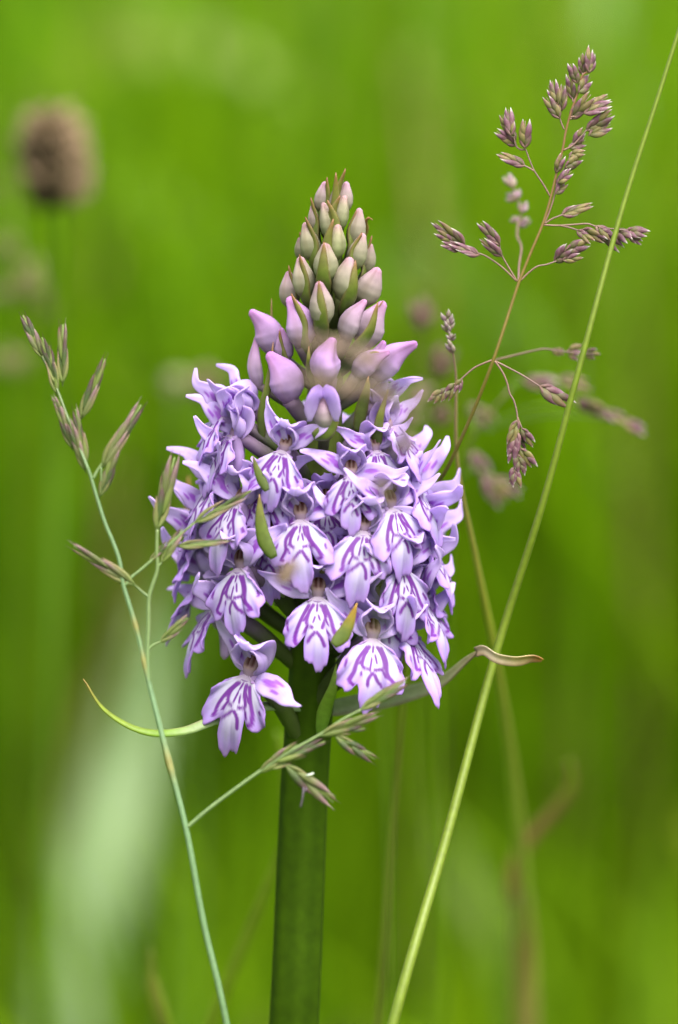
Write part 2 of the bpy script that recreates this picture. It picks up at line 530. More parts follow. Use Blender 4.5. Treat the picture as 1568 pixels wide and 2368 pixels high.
def spur_mesh(v):
    r = np.random.default_rng(600 + v)
    ctrl = mm([(0, 0.3, 0.0), (0, 1.8, -1.6), (r.uniform(-.4, .4), 3.2, -4.2), (r.uniform(-.8, .8), 4.0, -7.4)])
    return mesh('spur', tube(ctrl, lambda t: 0.001 * float(np.interp(t, [0, .2, .7, .93, 1], [1.3, 1.25, 1.0, .75, .2])), lambda t, a: mixc((0.42, 0.28, 0.55), (0.50, 0.36, 0.62), t), n=18, k=14), M_PETAL)
SPUR = [spur_mesh(v) for v in range(3)]

def column_mesh():
    g = Geo()
    n, k = 18, 22
    ph = np.linspace(0.02, math.pi - 0.02, n); az = np.linspace(0, 2 * math.pi, k, endpoint=False)
    PH, AZ = np.meshgrid(ph, az, indexing='ij')
    x = (1.15 + 0.25 * np.cos(PH)) * np.sin(PH) * np.sin(AZ); y = 0.6 - 0.95 * np.sin(PH) * np.cos(AZ); z = 0.9 + 1.9 * np.cos(PH)
    slit = np.exp(-((np.abs(x) - 0.36) / 0.34) ** 2) * sm(0.9, 1.5, z) * (y < 0.4)
    y = y + 0.55 * slit
    c = np.broadcast_to(np.array([0.40, 0.27, 0.24]), x.shape + (3,)).copy()
    c = mixc(c, (0.10, 0.028, 0.018), np.clip(slit * 1.3, 0, 1))
    c = mixc(c, (0.36, 0.24, 0.38), 0.9 * (1 - sm(0.4, 1.2, z)))
    f = [(i * k + j, i * k + (j + 1) % k, (i + 1) * k + (j + 1) % k, (i + 1) * k + j) for i in range(n - 1) for j in range(k)]
    g.add(np.stack([x, y, z], -1) / 1000, f, c)
    return mesh('column', g, M_PETAL)
COLUMN = column_mesh()

CAMROT = Matrix(((RIGHT[0], FWD[0], UP[0]), (RIGHT[1], FWD[1], UP[1]), (RIGHT[2], FWD[2], UP[2])))
def flower(x, y, phi, pitch=0, roll=0, s=1.0, ring=None, sl=0, sr=0, seed=None, fw=None):
    """phi: where it faces round the stem (0 = front, + = right); sl/sr lift its side sepals (degrees)"""
    fw = fw if fw is not None else 48 * float(sm(30, 75, abs(phi)))
    if abs(phi) > 45:
        pitch -= 18
    r = random.Random(seed if seed is not None else int(x * 7 + y))
    ring = ring or spike_r(y)
    d = axis_d(y) - ring * math.cos(R(phi))
    pos = P(x, y, d)
    ya = y + 150 * s
    att = P(axis_px(ya), ya, axis_d(ya) - 2.0 * math.cos(R(phi))) + RIGHT * 0.002 * math.sin(R(phi))
    rot = CAMROT @ (Matrix.Rotation(R(phi), 3, 'Z') @ Matrix.Rotation(R(pitch), 3, 'X') @ Matrix.Rotation(R(roll), 3, 'Y'))
    back = pos + np.array(rot @ Vector((0, 0.0016, 0.0004))) * s
    mid = (att + back) / 2 + np.array(rot @ Vector((0, 0.002, -0.0005)))
    ov = tube([att, mid, back], lambda t: 0.0012 * s * float(np.interp(t, [0, .3, .7, 1], [.8, 1.05, 1.15, 1.0])),
              lambda t, a: mixc((0.05, 0.075, 0.015), (0.20, 0.13, 0.22), sm(0.45, 1, t)), n=14, k=10, lobes=3, lobe_amp=0.08, twist=2.5)
    fl = obj('flower', ov, M_BUD, orchid, pos)
    def sub(name, me, extra=None, sc_=1.0):
        o = bpy.data.objects.new(name, me)
        COL.objects.link(o)
        o.parent = fl
        m = rot.to_4x4() @ (extra or Matrix.Identity(4)) @ Matrix.Scale(s * sc_, 4)
        o.matrix_local = m
        return o
    sub('lip', LIPS[r.randrange(6)], Matrix.Rotation(R(r.uniform(-6, 6)), 4, 'X'))
    for sgn, lift in ((-1, sl), (1, sr)):
        e = Matrix.Rotation(R(sgn * -(lift + r.uniform(-8, 8) + r.uniform(-18, 14) * float(sm(40, 70, abs(phi))))), 4, 'Y') @ Matrix.Rotation(R(r.uniform(-14, 14) - sgn * fw * r.uniform(.6, 1.35)), 4, 'Z')
        sub('sepal', SEP[sgn][r.randrange(5)], e, r.uniform(0.92, 1.08) * (1.0 + 0.10 * float(sm(40, 70, abs(phi)))))
        sub('petal', PET[sgn][r.randrange(3)], Matrix.Rotation(R(r.uniform(-6, 6)), 4, 'Z'))
    sub('hood', HOOD[r.randrange(4)], Matrix.Rotation(R(r.uniform(-6, 6)), 4, 'X'))
    sub('spur', SPUR[r.randrange(3)])
    sub('column', COLUMN)
    return fl

FLOWERS = [
    # x, y, phi, pitch, roll, scale, ring, sl, sr
    (655, 1040, -20, 0, 14, 0.84, 10.5, 40, 25),
    (812, 1098, 8, 0, 3, 0.82, 11, 5, -12),
    (695, 1200, -8, 0, -4, 0.92, 12, 30, 10),
    (840, 1226, 10, 0, 8, 0.95, 12, 12, 18),
    (735, 1378, -2, 0, 2, 1.0, 12.5, 0, 0),
    (553, 1312, -36, 0, -3, 0.98, 13, 20, 20),
    (572, 1560, -28, 4, 16, 1.05, 13, 25, -28),
    (862, 1475, 16, 0, 6, 1.05, 13, 22, 10),
    (938, 1462, 62, 0, 0, 0.98, 12, 20, 25),
    (908, 1172, 34, 0, -6, 0.92, 12, 15, 5),
    (928, 1310, 40, 0, 0, 1.0, 12, 10, 15),
    (548, 1160, -48, 0, 6, 0.92, 12, 15, 20),
    (478, 1185, -88, 0, 0, 0.9, 11, 10, 10),
    (535, 1005, -62, 0, 8, 0.80, 10, 25, 30),
    (560, 945, -80, 0, 20, 0.72, 9, 20, 20),
    (520, 1075, -84, 0, 4, 0.84, 10, 15, 15),
    (475, 1335, -98, 0, 4, 0.95, 12, 10, 20),
    (500, 1405, -75, 0, 12, 0.95, 12, -5, 10),
    (905, 985, 60, 0, -6, 0.76, 10, 25, 20),
    (928, 1075, 72, 0, -4, 0.84, 11, 15, 15),
    (958, 1190, 84, 0, -8, 0.90, 11, 10, 20),
    (965, 1330, 90, 0, 0, 0.95, 12, 15, 10),
    (880, 930, 100, 0, -10, 0.7, 9, 20, 20),
    # second row and flanks
    (515, 960, -72, 0, 10, 0.78, 10, 30, 20), (500, 1120, -70, 0, 0, 0.88, 11, 15, 25),
    (470, 1250, -94, 0, 0, 0.92, 12, 15, 15), 
    (955, 1125, 66, 0, -2, 0.88, 11, 15, 15), (975, 1255, 80, 0, 0, 0.95, 12, 20, 15),
    (968, 1380, 70, 0, -4, 0.95, 12, 15, 10),
    (615, 1130, -22, 0, 0, 0.82, 7.5, 20, 20), (755, 1165, 6, 0, 0, 0.82, 7.0, 20, 20), (780, 1290, 2, 0, 4, 0.86, 7.0, 20, 20),
    (630, 1235, -24, 0, 0, 0.86, 7.5, 10, 20), (890, 1390, 26, 0, -4, 0.9, 8.0, 20, 20),
    (870, 1040, 30, 0, -4, 0.76, 8.5, 20, 20),
    # round the back of the spike
    (800, 1020, 165, 0, 0, 0.8, 10, 20, 20),
    (690, 1120, -155, 0, 0, 0.85, 10, 20, 20),
    (640, 1270, -130, 0, 0, 0.9, 11, 20, 20),
    (850, 1290, 140, 0, 0, 0.9, 11, 20, 20),
    (730, 1430, 178, 0, 0, 0.95, 11, 20, 20),
]
for k, a in enumerate(FLOWERS):
    flower(*a[:6], ring=a[6], sl=a[7], sr=a[8], seed=40 + k)

# ---- bracts
def bract_col(t, u):
    c = ramp([(0, (0.075, 0.11, 0.02)), (0.5, (0.11, 0.15, 0.022)), (0.82, (0.15, 0.14, 0.03)), (1, (0.22, 0.09, 0.04))], t)
    c = mixc(c, (0.20, 0.09, 0.07), 0.4 * sm(0.6, 1.0, np.abs(u)))
    return c
def bract(pts, W, side=None, cup=0.35, twist=0, colfn=bract_col, n=18):
    return obj('bract', blade(pts, lambda t: W * float(np.interp(t, [0, .12, .3, .6, .82, .93, 1], [.5, .82, 1, .74, .40, .18, .03])), RIGHT if side is None else side, colfn, cup=cup, thick=0.00035, n=n, m=7, twist=twist), M_BRACT, orchid, pts[0])

# ---- buds: region with 0.46 photo units per pixel
def Q(zx, zy):
    return 376.3 + 0.46 * zx, 376.3 + 0.46 * zy
GREENB = [(0, (0.10, 0.14, 0.03)), (0.35, (0.21, 0.25, 0.10)), (0.75, (0.30, 0.29, 0.16)), (1, (0.36, 0.22, 0.22))]
PINKB = [(0, (0.15, 0.16, 0.06)), (0.3, (0.31, 0.28, 0.22)), (0.7, (0.38, 0.28, 0.31)), (1, (0.42, 0.22, 0.33))]
PURPB = [(0, (0.24, 0.16, 0.24)), (0.35, (0.40, 0.27, 0.50)), (0.8, (0.40, 0.22, 0.48)), (1, (0.38, 0.16, 0.42))]
def lerp_stops(a, b, k):
    return [(p[0], tuple(np.array(p[1]) * (1 - k) + np.array(q[1]) * k)) for p, q in zip([(0, a_[1]) if i == 0 else a_ for i, a_ in enumerate(a)], b)]
def bud(tip, base, W, tint, br=0.0, brlen=1.05, bend=0.0, dd=0.0, brw=2.7):
    """tip/base in photo units; tint 0 green .. 1 pink .. 2 purple; br offset of its bract in bud widths (None: no bract)"""
    xm, ym = (tip[0] + base[0]) / 2, (tip[1] + base[1]) / 2
    ring = spike_r(ym)
    sx = np.clip((xm - axis_px(ym)) * 0.065 / max(ring, 0.8), -0.98, 0.98)
    ph = math.asin(sx)
    d = axis_d(ym) - ring * math.cos(ph) + dd
    b = P(base[0], base[1], d + 1.2); t_ = P(tip[0], tip[1], d - 0.4)
    wv = W * 0.065e-3 * 1.24
    b = b + (b - t_) * 0.14
    perp = unit(np.cross(t_ - b, FWD))
    out = unit(np.array([math.sin(ph), 0, 0]) - FWD * math.cos(ph))
    mid = (b + t_) / 2 + perp * bend * wv + out * wv * 0.10
    st = lerp_stops(GREENB, PINKB, tint) if tint <= 1 else lerp_stops(PINKB, PURPB, tint - 1)
    def cf(t, a):
        c = ramp(st, t) * 0.86
        seam = np.exp(-((np.mod(a + 0.5, 2 * math.pi / 3) - math.pi / 3) / 0.22) ** 2)
        c = c * (1 + 0.07 * np.cos(a * 9 + 1.3 * np.sin(5 * t)) * (1 - t) + 0.05 * np.sin(17 * t + 2 * a))[..., None]
        return mixc(c, c * np.array([0.74, 0.72, 0.66]), 0.9 * seam)
    prof = lambda t: wv / 2 * float(np.interp(t, [0, .1, .25, .42, .6, .78, .9, .97, 1], [.34, .58, .90, 1.0, .88, .60, .40, .30, .12]))
    if tint > 1.3:
        prof = lambda t: wv / 2 * float(np.interp(t, [0, .1, .25, .42, .6, .78, .9, .97, 1], [.36, .66, .95, 1.0, .80, .50, .34, .27, .12]))
        mid = mid + perp * (0.13 * wv if xm < axis_px(ym) else -0.13 * wv) * (-1 if True else 1)
    obj('bud', tube([b, mid, t_], prof, cf, n=26, k=30, lobes=3, lobe_amp=0.07 if tint < 1.3 else 0.13, flat=0.9, side=out), M_BUD, orchid, b)
    # its own stalk back to the stem
    ya = base[1] + 90
    a0 = P(axis_px(ya), ya, axis_d(ya))
    obj('bud_stalk', tube([a0, (a0 + b) / 2 + out * 0.0006, b + (t_ - b) * 0.06], lambda t: wv * float(np.interp(t, [0, 1], [.2, .26])), lambda t, a: mixc((0.05, 0.08, 0.015), np.array(st[0][1]) * .6, t), n=8, k=8), M_BUD, orchid, a0)
    if br is not None:
        o1 = out * wv * 0.50 + perp * br * wv
        p0 = (a0 * 0.45 + b * 0.55) + out * (0.0012 + wv * .25) + perp * br * wv * 0.5
        p1 = b * 0.6 + t_ * 0.4 + o1 * 1.22
        p2 = b * (1 - brlen) + t_ * brlen + o1 * 0.75
        bract([p0, (p0 + p1) / 2 + out * wv * 0.22, p1, p2], brw * 1e-3 * min(1.0, 0.55 + W / 160), side=unit(np.cross(t_ - b, out)), cup=0.45)

BUDS = [
    # tip, base, width (zoom px), tint, bract offset, bract length, bend, dd
    ((815, 95), (802, 235), 66, 1.0, -.55, 1.15, 0, 0),
    ((868, 120), (866, 270), 60, .7, 0, 1.4, 0, -.3),
    ((925, 95), (900, 235), 74, .9, .6, 1.35, 0, .3),
    ((918, 165), (885, 325), 78, .25, .55, .95, .06, -.6),
    ((806, 200), (838, 370), 74, .35, -.5, 1.02, -.05, -.5),
    ((990, 228), (955, 410), 78, .6, .62, .9, .05, 0),
    ((752, 210), (775, 345), 52, .8, -.4, 1.2, 0, .6),
    ((714, 300), (760, 480), 86, .35, -.5, 1.08, -.06, -.2),
    ((882, 310), (866, 470), 90, .12, .38, 1.12, 0, -.8),
    ((820, 402), (820, 580), 112, .35, 0, 1.0, 0, -1.2),
    ((1010, 355), (955, 520), 84, .45, .5, .95, .05, 0),
    ((690, 472), (722, 660), 98, .55, -.35, 1.02, -.05, -.4),
    ((945, 475), (905, 665), 112, .6, -.05, .92, .05, -.8),
    ((1045, 405), (1015, 545), 60, .6, .5, 1.2, 0, .8),
    ((1085, 528), (1000, 700), 112, 1.0, .45, .85, .1, 0),
    ((634, 545), (655, 715), 84, 1.0, -.5, 1.12, 0, .5),
    ((785, 597), (800, 800), 112, .85, -.1, 1.0, -.04, -1.2),
    ((688, 375), (700, 480), 44, .5, -.6, 1.2, 0, 1.0),
    ((1022, 690), (930, 870), 92, 1.4, -.4, 1.02, .08, -.8),
    ((1115, 698), (1020, 900), 124, 1.4, .5, .9, .08, 0),
    ((632, 675), (692, 895), 126, 1.85, -.5, 1.0, -.08, -.6),
    ((440, 742), (550, 935), 118, 1.95, None, .85, -.18, 0),
    ((596, 830), (612, 980), 76, 1.8, -.3, .9, 0, .8),
    ((528, 955), (628, 1170), 138, 2.0, None, 1, -.12, -.6),
    ((860, 880), (838, 1075), 132, 2.0, None, 1, .04, -1.0),
    ((1278, 905), (1075, 1070), 116, 2.0, None, 1, .14, -.4),
    ((1112, 895), (1060, 1040), 84, 1.9, None, 1, 0, .4),
    ((1140, 950), (985, 1060), 92, 1.7, .5, .7, .1, -1.0),
    ((472, 870), (486, 1105), 60, 1.6, None, 1, .25, .6),
]
for b in BUDS:
    bud(Q(*b[0]), Q(*b[1]), b[2] * 0.46, b[3], b[4], b[5], b[6], b[7])
# half-open bud under the closed ones, its two petals parted over a pale lip
bud(Q(806, 1175), Q(815, 1320), 46, 1.2, None, 1, 0, -1.2)
for s in (-1, 1):
    x0, y0 = Q(805, 1135); x1, y1 = Q(805 + s * 66, 1300)
    dB = axis_d(960) - spike_r(960) - 2.6
    pts = [P(x0 + s * 1, y0, dB), P(x0 + s * 15, y0 + 16, dB - .9), P(x0 + s * 25, y0 + 46, dB - .6), P(x1, y1, dB + .2)]
    random.seed(3 + s)
    obj('sepal', blade(pts, lance(2.7e-3, .45, .6, .35), unit(FWD * 0.75 * -s + RIGHT), petal_col(LIL * 0.95, PALE * .95), cup=-0.25, thick=0.0003, n=18, m=9, wave=.08), M_PETAL, orchid, pts[0])

# free-standing bracts between the flowers
def bq(pts, W, d, side=None, deep=3.5, **k):
    k.setdefault('cup', 0.18)
    if d is not None:
        n_ = len(pts)
        pts = [(p[0], p[1], d + deep * max(0, 1 - 1.6 * i / (n_ - 1))) for i, p in enumerate(pts)]
    return bract(Ps(pts, d), W * 0.065e-3, side, **k)
bq([(724, 1010), (752, 1000), (772, 968), (782, 938)], 40, -13, deep=0.5)
bq([(618, 1135), (606, 1112), (594, 1085), (585, 1054)], 22, -15, deep=0, colfn=lambda t, u: bract_col(t * 0.9, u * 0.6) * 0.9)
bq([(634, 1290), (612, 1250), (602, 1200), (600, 1142)], 34, -15, deep=0.5, colfn=lambda t, u: bract_col(t * 0.95, u * 0.6) * 0.9)
bq([(770, 1492), (792, 1470), (808, 1440), (826, 1394)], 34, -17, deep=0, colfn=lambda t, u: mixc(bract_col(t * .8, u) * 1.0, (0.30, 0.17, 0.015), sm(.35, 1, t)))
bq([(742, 1325), (756, 1318), (770, 1313), (784, 1316)], 18, -13, colfn=lambda t, u: ramp([(0, (0.2, 0.2, 0.05)), (1, (0.40, 0.18, 0.06))], t))
bq([(740, 1700), (752, 1640), (770, 1590), (778, 1535)], 34, -6, colfn=lambda t, u: ramp([(0, (0.10, 0.2, 0.02)), (1, (0.22, 0.34, 0.03))], t))
bq([(606, 1020), (606, 960), (622, 880), (632, 790)], 22, -7)
bq([(640, 920), (628, 850), (628, 770), (628, 690)], 16, -2)
bq([(728, 900), (716, 860), (714, 830), (714, 800)], 18, -11)
bq([(866, 1060), (872, 1010), (880, 960), (898, 900)], 26, -10)
bq([(826, 1000), (838, 940), (848, 900), (852, 870)], 30, -9)
bq([(640, 1400), (648, 1378), (640, 1360), (632, 1345)], 22, -6, colfn=lambda t, u: ramp([(0, (0.2, 0.3, 0.05)), (1, (0.45, 0.45, 0.30))], t))
bq([(446, 1275), (440, 1220), (436, 1160), (436, 1100)], 26, 22, colfn=lambda t, u: ramp([(0, (0.35, 0.25, 0.14)), (1, (0.30, 0.13, 0.04))], t))
# hooked bract near the top
bq([(838, 560), (848, 530), (846, 512), (853, 504), (862, 509)], 10, -3, colfn=lambda t, u: ramp([(0, (0.25, 0.2, 0.05)), (1, (0.32, 0.13, 0.06))], t))
# the long lowest bracts, one sweeping left, one right with a withered tip
bq([(715, 1640, 1), (610, 1632, -3), (500, 1662, -6), (420, 1690, -8), (330, 1690, -8), (240, 1640, -8), (192, 1570, -8)], 29, None, side=UP * 0.75 + FWD * 0.65, n=40, cup=0.25,
   colfn=lambda t, u: mixc(ramp([(0, (0.16, 0.24, 0.10)), (0.45, (0.22, 0.30, 0.12)), (0.6, (0.15, 0.27, 0.02)), (0.85, (0.20, 0.27, 0.02)), (1, (0.28, 0.19, 0.05))], t), (0.30, 0.13, 0.06), 0.6 * sm(0.5, 1, u)))
bq([(720, 1650, 2), (820, 1632, 5), (930, 1612, 6), (1020, 1580, 4), (1080, 1528, 0), (1115, 1500, -4)], 54, None, side=UP * 0.8 + FWD * 0.6, n=34, cup=0.3, colfn=lambda t, u: mixc(ramp([(0, (0.12, 0.20, 0.05)), (0.5, (0.22, 0.28, 0.13)), (1, (0.22, 0.17, 0.08))], t), (0.13, 0.08, 0.05), 0.6 * sm(0.4, 1, -u)))
pts = Ps([(1102, 1508, -4), (1122, 1503, -5), (1150, 1520, -6), (1190, 1526, -6), (1230, 1520, -5), (1254, 1526, -4)])
obj('bract_tip', blade(pts, lambda t: 0.0012 * float(np.interp(t, [0, .3, .7, .9, 1], [1.2, 1.3, 1.4, 1.0, .5])), UP, lambda t, u: mixc(ramp([(0, (0.20, 0.15, 0.08)), (.3, (0.50, 0.42, 0.28)), (.7, (0.42, 0.32, 0.14)), (.85, (0.28, 0.14, 0.06)), (1, (0.50, 0.22, 0.06))], t), (0.16, 0.10, 0.05), 0.7 * sm(0.3, 1, -u)), cup=0.6, thick=0.0003, n=26, m=7, twist=50), M_BRACT, orchid, pts[0])

# ------------------------------------------------------------------ grass spikelets
def lemma_mesh(name, W, stops, awn=0.0, D=0.75):
    """unit-long pointed husk along +Z, keeled"""
    def prof(t):
        return W / 2 * float(np.interp(t, [0, .08, .22, .40, .62, .82, .94, 1], [.25, .52, .9, 1, .72, .34, .12, .01]))
    def cf(t, a):
        c = ramp(stops, t)
        return mixc(c, c * 0.55 + 0.03, 0.5 * (0.5 + 0.5 * np.cos(a * 5)))
    g = tube([(0, 0, 0), (W * .10, 0, .35), (W * .12, 0, .7), (0, 0, 1 - awn)], prof, cf, n=14, k=10, lobes=2, lobe_amp=0.05, flat=D, side=(1, 0, 0))
    if awn:
        tube([(0, 0, 1 - awn - .03), (.004, 0, 1)], lambda t: W * 0.06 * (1 - t * .8), lambda t, a: np.broadcast_to(np.array(stops[-1][1]) * .8, t.shape + (3,)), n=4, k=5, g=g)
    return mesh(name, g, M_LEMMA)
GR = (0.085, 0.10, 0.02); PU = (0.115, 0.040, 0.062); PUL = (0.21, 0.11, 0.155); WH = (0.50, 0.45, 0.40)
POA = [lemma_mesh('lemma', 0.34, [(0, GR), (.3, (0.12, .10, .05)), (.6, PU), (.80, PUL), (.9, WH), (1, WH)]),
       lemma_mesh('lemma', 0.32, [(0, (0.20, .13, .12)), (.4, PU), (.72, PUL), (.88, WH), (1, WH)]),
       lemma_mesh('lemma', 0.34, [(0, GR), (.5, (0.18, .14, .05)), (.8, (0.2, .1, .08)), (1, WH)])]
PALEPOA = [lemma_mesh('lemma', 0.36, [(0, (0.22, .13, .17)), (.5, (0.26, .17, .2)), (1, (0.58, .52, .46))]),
           lemma_mesh('lemma', 0.36, [(0, (0.20, .16, .09)), (.5, (0.27, .20, .17)), (1, (0.5, .45, .38))])]
FES = [lemma_mesh('lemma', 0.17, [(0, (0.08, .12, .025)), (.35, (0.045, .075, .016)), (.6, (0.07, .04, .035)), (1, (0.10, .05, .04))], awn=.2),
       lemma_mesh('lemma', 0.17, [(0, (0.12, .15, .04)), (.4, (0.13, .14, .05)), (.65, (0.18, .10, .11)), (1, (0.36, .27, .22))], awn=.12),
       lemma_mesh('lemma', 0.15, [(0, (0.12, .17, .03)), (.5, (0.12, .15, .03)), (.8, (0.13, .07, .05)), (1, (0.12, .06, .05))], awn=.18)]
DARKPOA = [lemma_mesh('lemma', 0.4, [(0, (0.07, .045, .02)), (1, (0.13, .07, .05))])]

STRAWPOA = [lemma_mesh('lemma', 0.45, [(0, (0.16, .16, .04)), (1, (0.22, .18, .09))]), lemma_mesh('lemma', 0.45, [(0, (0.14, .16, .03)), (1, (0.20, .20, .04))])]
BEIGE = [lemma_mesh('lemma', 0.5, [(0, (0.16, .11, .07)), (.5, (0.22, .15, .11)), (1, (0.30, .22, .16))])]

def glume_mesh(W, stops):
    g = Geo()
    tube([(0, 0, -.05), (0, 0, .5), (0, 0, .9)], lambda t: 0.012, lambda t, a: np.broadcast_to(np.array(stops[0][1]), t.shape + (3,)), n=4, k=5, g=g)
    for s in (-1, 1):
        tube([(0, 0, 0), (s * W * .35, 0, .2), (s * W * .42, 0, .52)], lambda t: W * .2 * float(np.interp(t, [0, .4, .8, 1], [.4, 1, .5, .05])), lambda t, a: ramp(stops, t), n=7, k=7, g=g, side=(0, 1, 0))
    return mesh('spikelet', g, M_LEMMA)
GL_POA = glume_mesh(0.34, [(0, (0.2, .13, .1)), (.6, PU), (1, WH)])
GL_FES = glume_mesh(0.17, [(0, (0.13, .18, .05)), (.6, (0.15, .14, .05)), (1, (0.25, .16, .12))])

SPK = random.Random(11)
def spikelet(parent, b, t, W, pal, glume, nl, mul=1.0):
    """b, t world points of base and tip; W width in metres; husks alternate on two sides of the axis"""
    L = np.linalg.norm(t - b)
    z = unit(t - b)
    x = unit(np.cross(FWD, z))
    y = np.cross(z, x)
    rot = Matrix(((x[0], y[0], z[0]), (x[1], y[1], z[1]), (x[2], y[2], z[2])))
    rot = rot @ Matrix.Rotation(SPK.uniform(-.6, .6), 3, 'Z')
    sp = bpy.data.objects.new('spikelet', glume)
    COL.objects.link(sp)
    place(sp, b, parent)
    sp.matrix_local = Matrix.Translation(sp.location) @ rot.to_4x4() @ Matrix.Scale(L * 1.0, 4)
    asp = W / L
    for i in range(nl):
        f = i / max(nl - 1, 1)
        if pal is FES:
            z0 = 0.04 + 0.52 * f
            ln = (1.0 - z0) if i >= nl - 2 else min(1.0 - z0, 0.56 + 0.12 * SPK.random())
        else:
            z0 = 0.02 + 0.36 * f
            ln = (1.0 - z0) * SPK.uniform(0.92, 1.02) if i >= nl - 1 else 0.60 + 0.12 * SPK.random()
        s = -1 if i % 2 else 1
        o = bpy.data.objects.new('lemma', SPK.choice(pal))
        COL.objects.link(o)
        o.parent = sp
        spread = math.atan(asp * 0.55) * (1.0 - 0.55 * f) * (1.25 if nl < 5 else 1.0)
        k = min(1.2, asp / 0.34 * 1.15) if pal is not FES else min(1.1, asp / 0.17)
        o.matrix_local = Matrix.Translation((s * asp * 0.10, SPK.uniform(-.02, .02), z0)) @ Matrix.Rotation(s * spread + SPK.uniform(-.05, .05), 4, 'Y') @ Matrix.Rotation(0 if s > 0 else math.pi, 4, 'Z') @ Matrix.Diagonal((ln * k * mul, ln * k * mul, ln, 1))
    return sp

def branch(parent, pts, r0, r1, col, name='branch', n=None, nodes=()):
    pts = np.asarray(pts, float)
    def cf(t, a):
        c = ramp(col, t)
        for q in nodes:
            c = mixc(c, (0.24, 0.20, 0.05), 0.8 * np.exp(-((t - q) / 0.012) ** 2))
        return c
    def rf(t):
        r = r0 + (r1 - r0) * t
        for q in nodes:
            r *= 1 + 0.35 * math.exp(-((t - q) / 0.008) ** 2)
        return r
    return obj(name, tube(pts, rf, cf, n=n or max(10, 6 * len(pts)), k=8), M_STRAW, parent, pts[0])

# ------------------------------------------------------------------ the purple meadow grass right of the orchid
def Z1(zx, zy, d=0):
    return P(1066.2 + 0.32 * zx, 62.7 + 0.32 * zy, d)
def Z2(zx, zy, d=0):
    return P(940.8 + 0.4 * zx, 689.9 + 0.4 * zy, d)
PD = -6.0       # depth of the panicle
BRN = [(0, (0.20, 0.16, 0.03)), (.5, (0.24, 0.13, 0.04)), (1, (0.26, 0.12, 0.06))]
PKB = [(0, (0.18, 0.10, 0.07)), (1, (0.18, 0.11, 0.10))]
low = P(880, 2300, 60)
gb = down(low, -0.01, 0.01)
g1 = thing('meadow_grass_panicle', gb, 'grass stalk with an open panicle of purple silver-tipped spikelets rising right of the orchid', 'grass')
branch(g1, [gb, low, P(945, 1500, 30), P(1000, 1150, 8), P(1042, 1068, 2), P(1095, 950, -3), P(1140, 835, PD), Z1(380, 1960, PD), Z1(420, 1840, PD), Z1(500, 1640, PD), Z1(590, 1425, PD), Z1(650, 1225, PD), Z1(705, 990, PD), Z1(735, 880, PD), Z1(756, 760, PD), Z1(795, 610, PD), Z1(845, 470, PD), Z1(880, 345, PD), Z1(925, 320, PD)], 0.00048, 0.00014, [(0, (0.10, 0.14, 0.02)), (.5, (0.14, 0.12, 0.018)), (.75, (0.15, 0.10, 0.02)), (1, (0.18, 0.08, 0.04))], 'stem', n=140)
def br1(pts, Zf=Z1, d=PD, r=0.00013):
    return branch(g1, [Zf(p[0], p[1], p[2] if len(p) > 2 else d) for p in pts], r * 1.15, r * 0.8, PKB)
br1([(645, 1225), (590, 1130), (530, 1040), (495, 960), (468, 885)]); br1([(468, 885), (430, 885), (400, 862), (380, 790)]); br1([(530, 1040), (495, 1020), (455, 1000)])
br1([(745, 740), (728, 700), (712, 650)]); br1([(845, 480), (810, 540), (805, 510)]); br1([(790, 650), (850, 640), (900, 600)]); br1([(790, 665), (800, 655)])
br1([(740, 890), (800, 860), (860, 800), (910, 740)]); br1([(600, 1425), (640, 1330), (672, 1230), (700, 1110), (760, 1000), (800, 900)])
br1([(605, 1420), (660, 1385), (735, 1355)]); br1([(595, 1430), (710, 1434), (830, 1426), (920, 1422), (975, 1442), (1110, 1460), (1205, 1470)]); br1([(715, 1434), (780, 1448), (845, 1468)])
br1([(415, 1840), (420, 1720, 2), (436, 1590, 8), (406, 1500, 14), (415, 1410, 16), (440, 1320, 17), (395, 1220, 18), (365, 1140, 18)], r=.00016)
br1([(405, 1838), (340, 1730), (292, 1640), (275, 1565)]); br1([(292, 1650), (290, 1640)]); br1([(400, 1835), (290, 1730), (170, 1650), (120, 1632), (20, 1590)])
br1([(430, 1832), (500, 1765), (555, 1728), (620, 1715), (690, 1690)]); br1([(880, 345), (878, 330)])
S1 = [(925, 330, 930, 130, 58), (880, 345, 865, 180, 46), (935, 325, 956, 182, 44), (838, 405, 785, 250, 56), (810, 525, 775, 328, 54), (848, 470, 945, 355, 72), (700, 565, 655, 368, 58), (690, 560, 622, 412, 46),
      (725, 605, 742, 402, 50), (712, 660, 604, 488, 58), (362, 785, 340, 572, 58), (350, 775, 290, 618, 50), (398, 855, 243, 742, 56), (395, 810, 282, 668, 44), (460, 875, 464, 655, 66), (460, 1002, 252, 905, 58),
      (792, 665, 955, 468, 66), (900, 585, 1080, 495, 62), (888, 622, 1105, 555, 58), (905, 745, 1108, 612, 74), (925, 780, 1100, 700, 64), (810, 845, 895, 735, 58), (775, 872, 908, 832, 54), (778, 925, 902, 902, 48),
      (684, 1050, 742, 908, 62), (750, 1012, 888, 930, 64), (698, 1125, 812, 1032, 64), (684, 1205, 762, 1112, 58), (700, 1180, 735, 1060, 50), (728, 1358, 962, 1280, 50),
      (838, 1468, 965, 1560, 48), (880, 1462, 1062, 1552, 60), (975, 1440, 1178, 1618, 70), (1108, 1458, 1235, 1552, 62), (1190, 1470, 1372, 1494, 66), (1215, 1510, 1315, 1572, 46), (1000, 1450, 1110, 1540, 50),
      (675, 1695, 790, 1575, 80), (755, 1615, 940, 1555, 70), (735, 1682, 884, 1655, 44), (278, 1572, 128, 1398, 56), (295, 1655, 132, 1515, 50)]
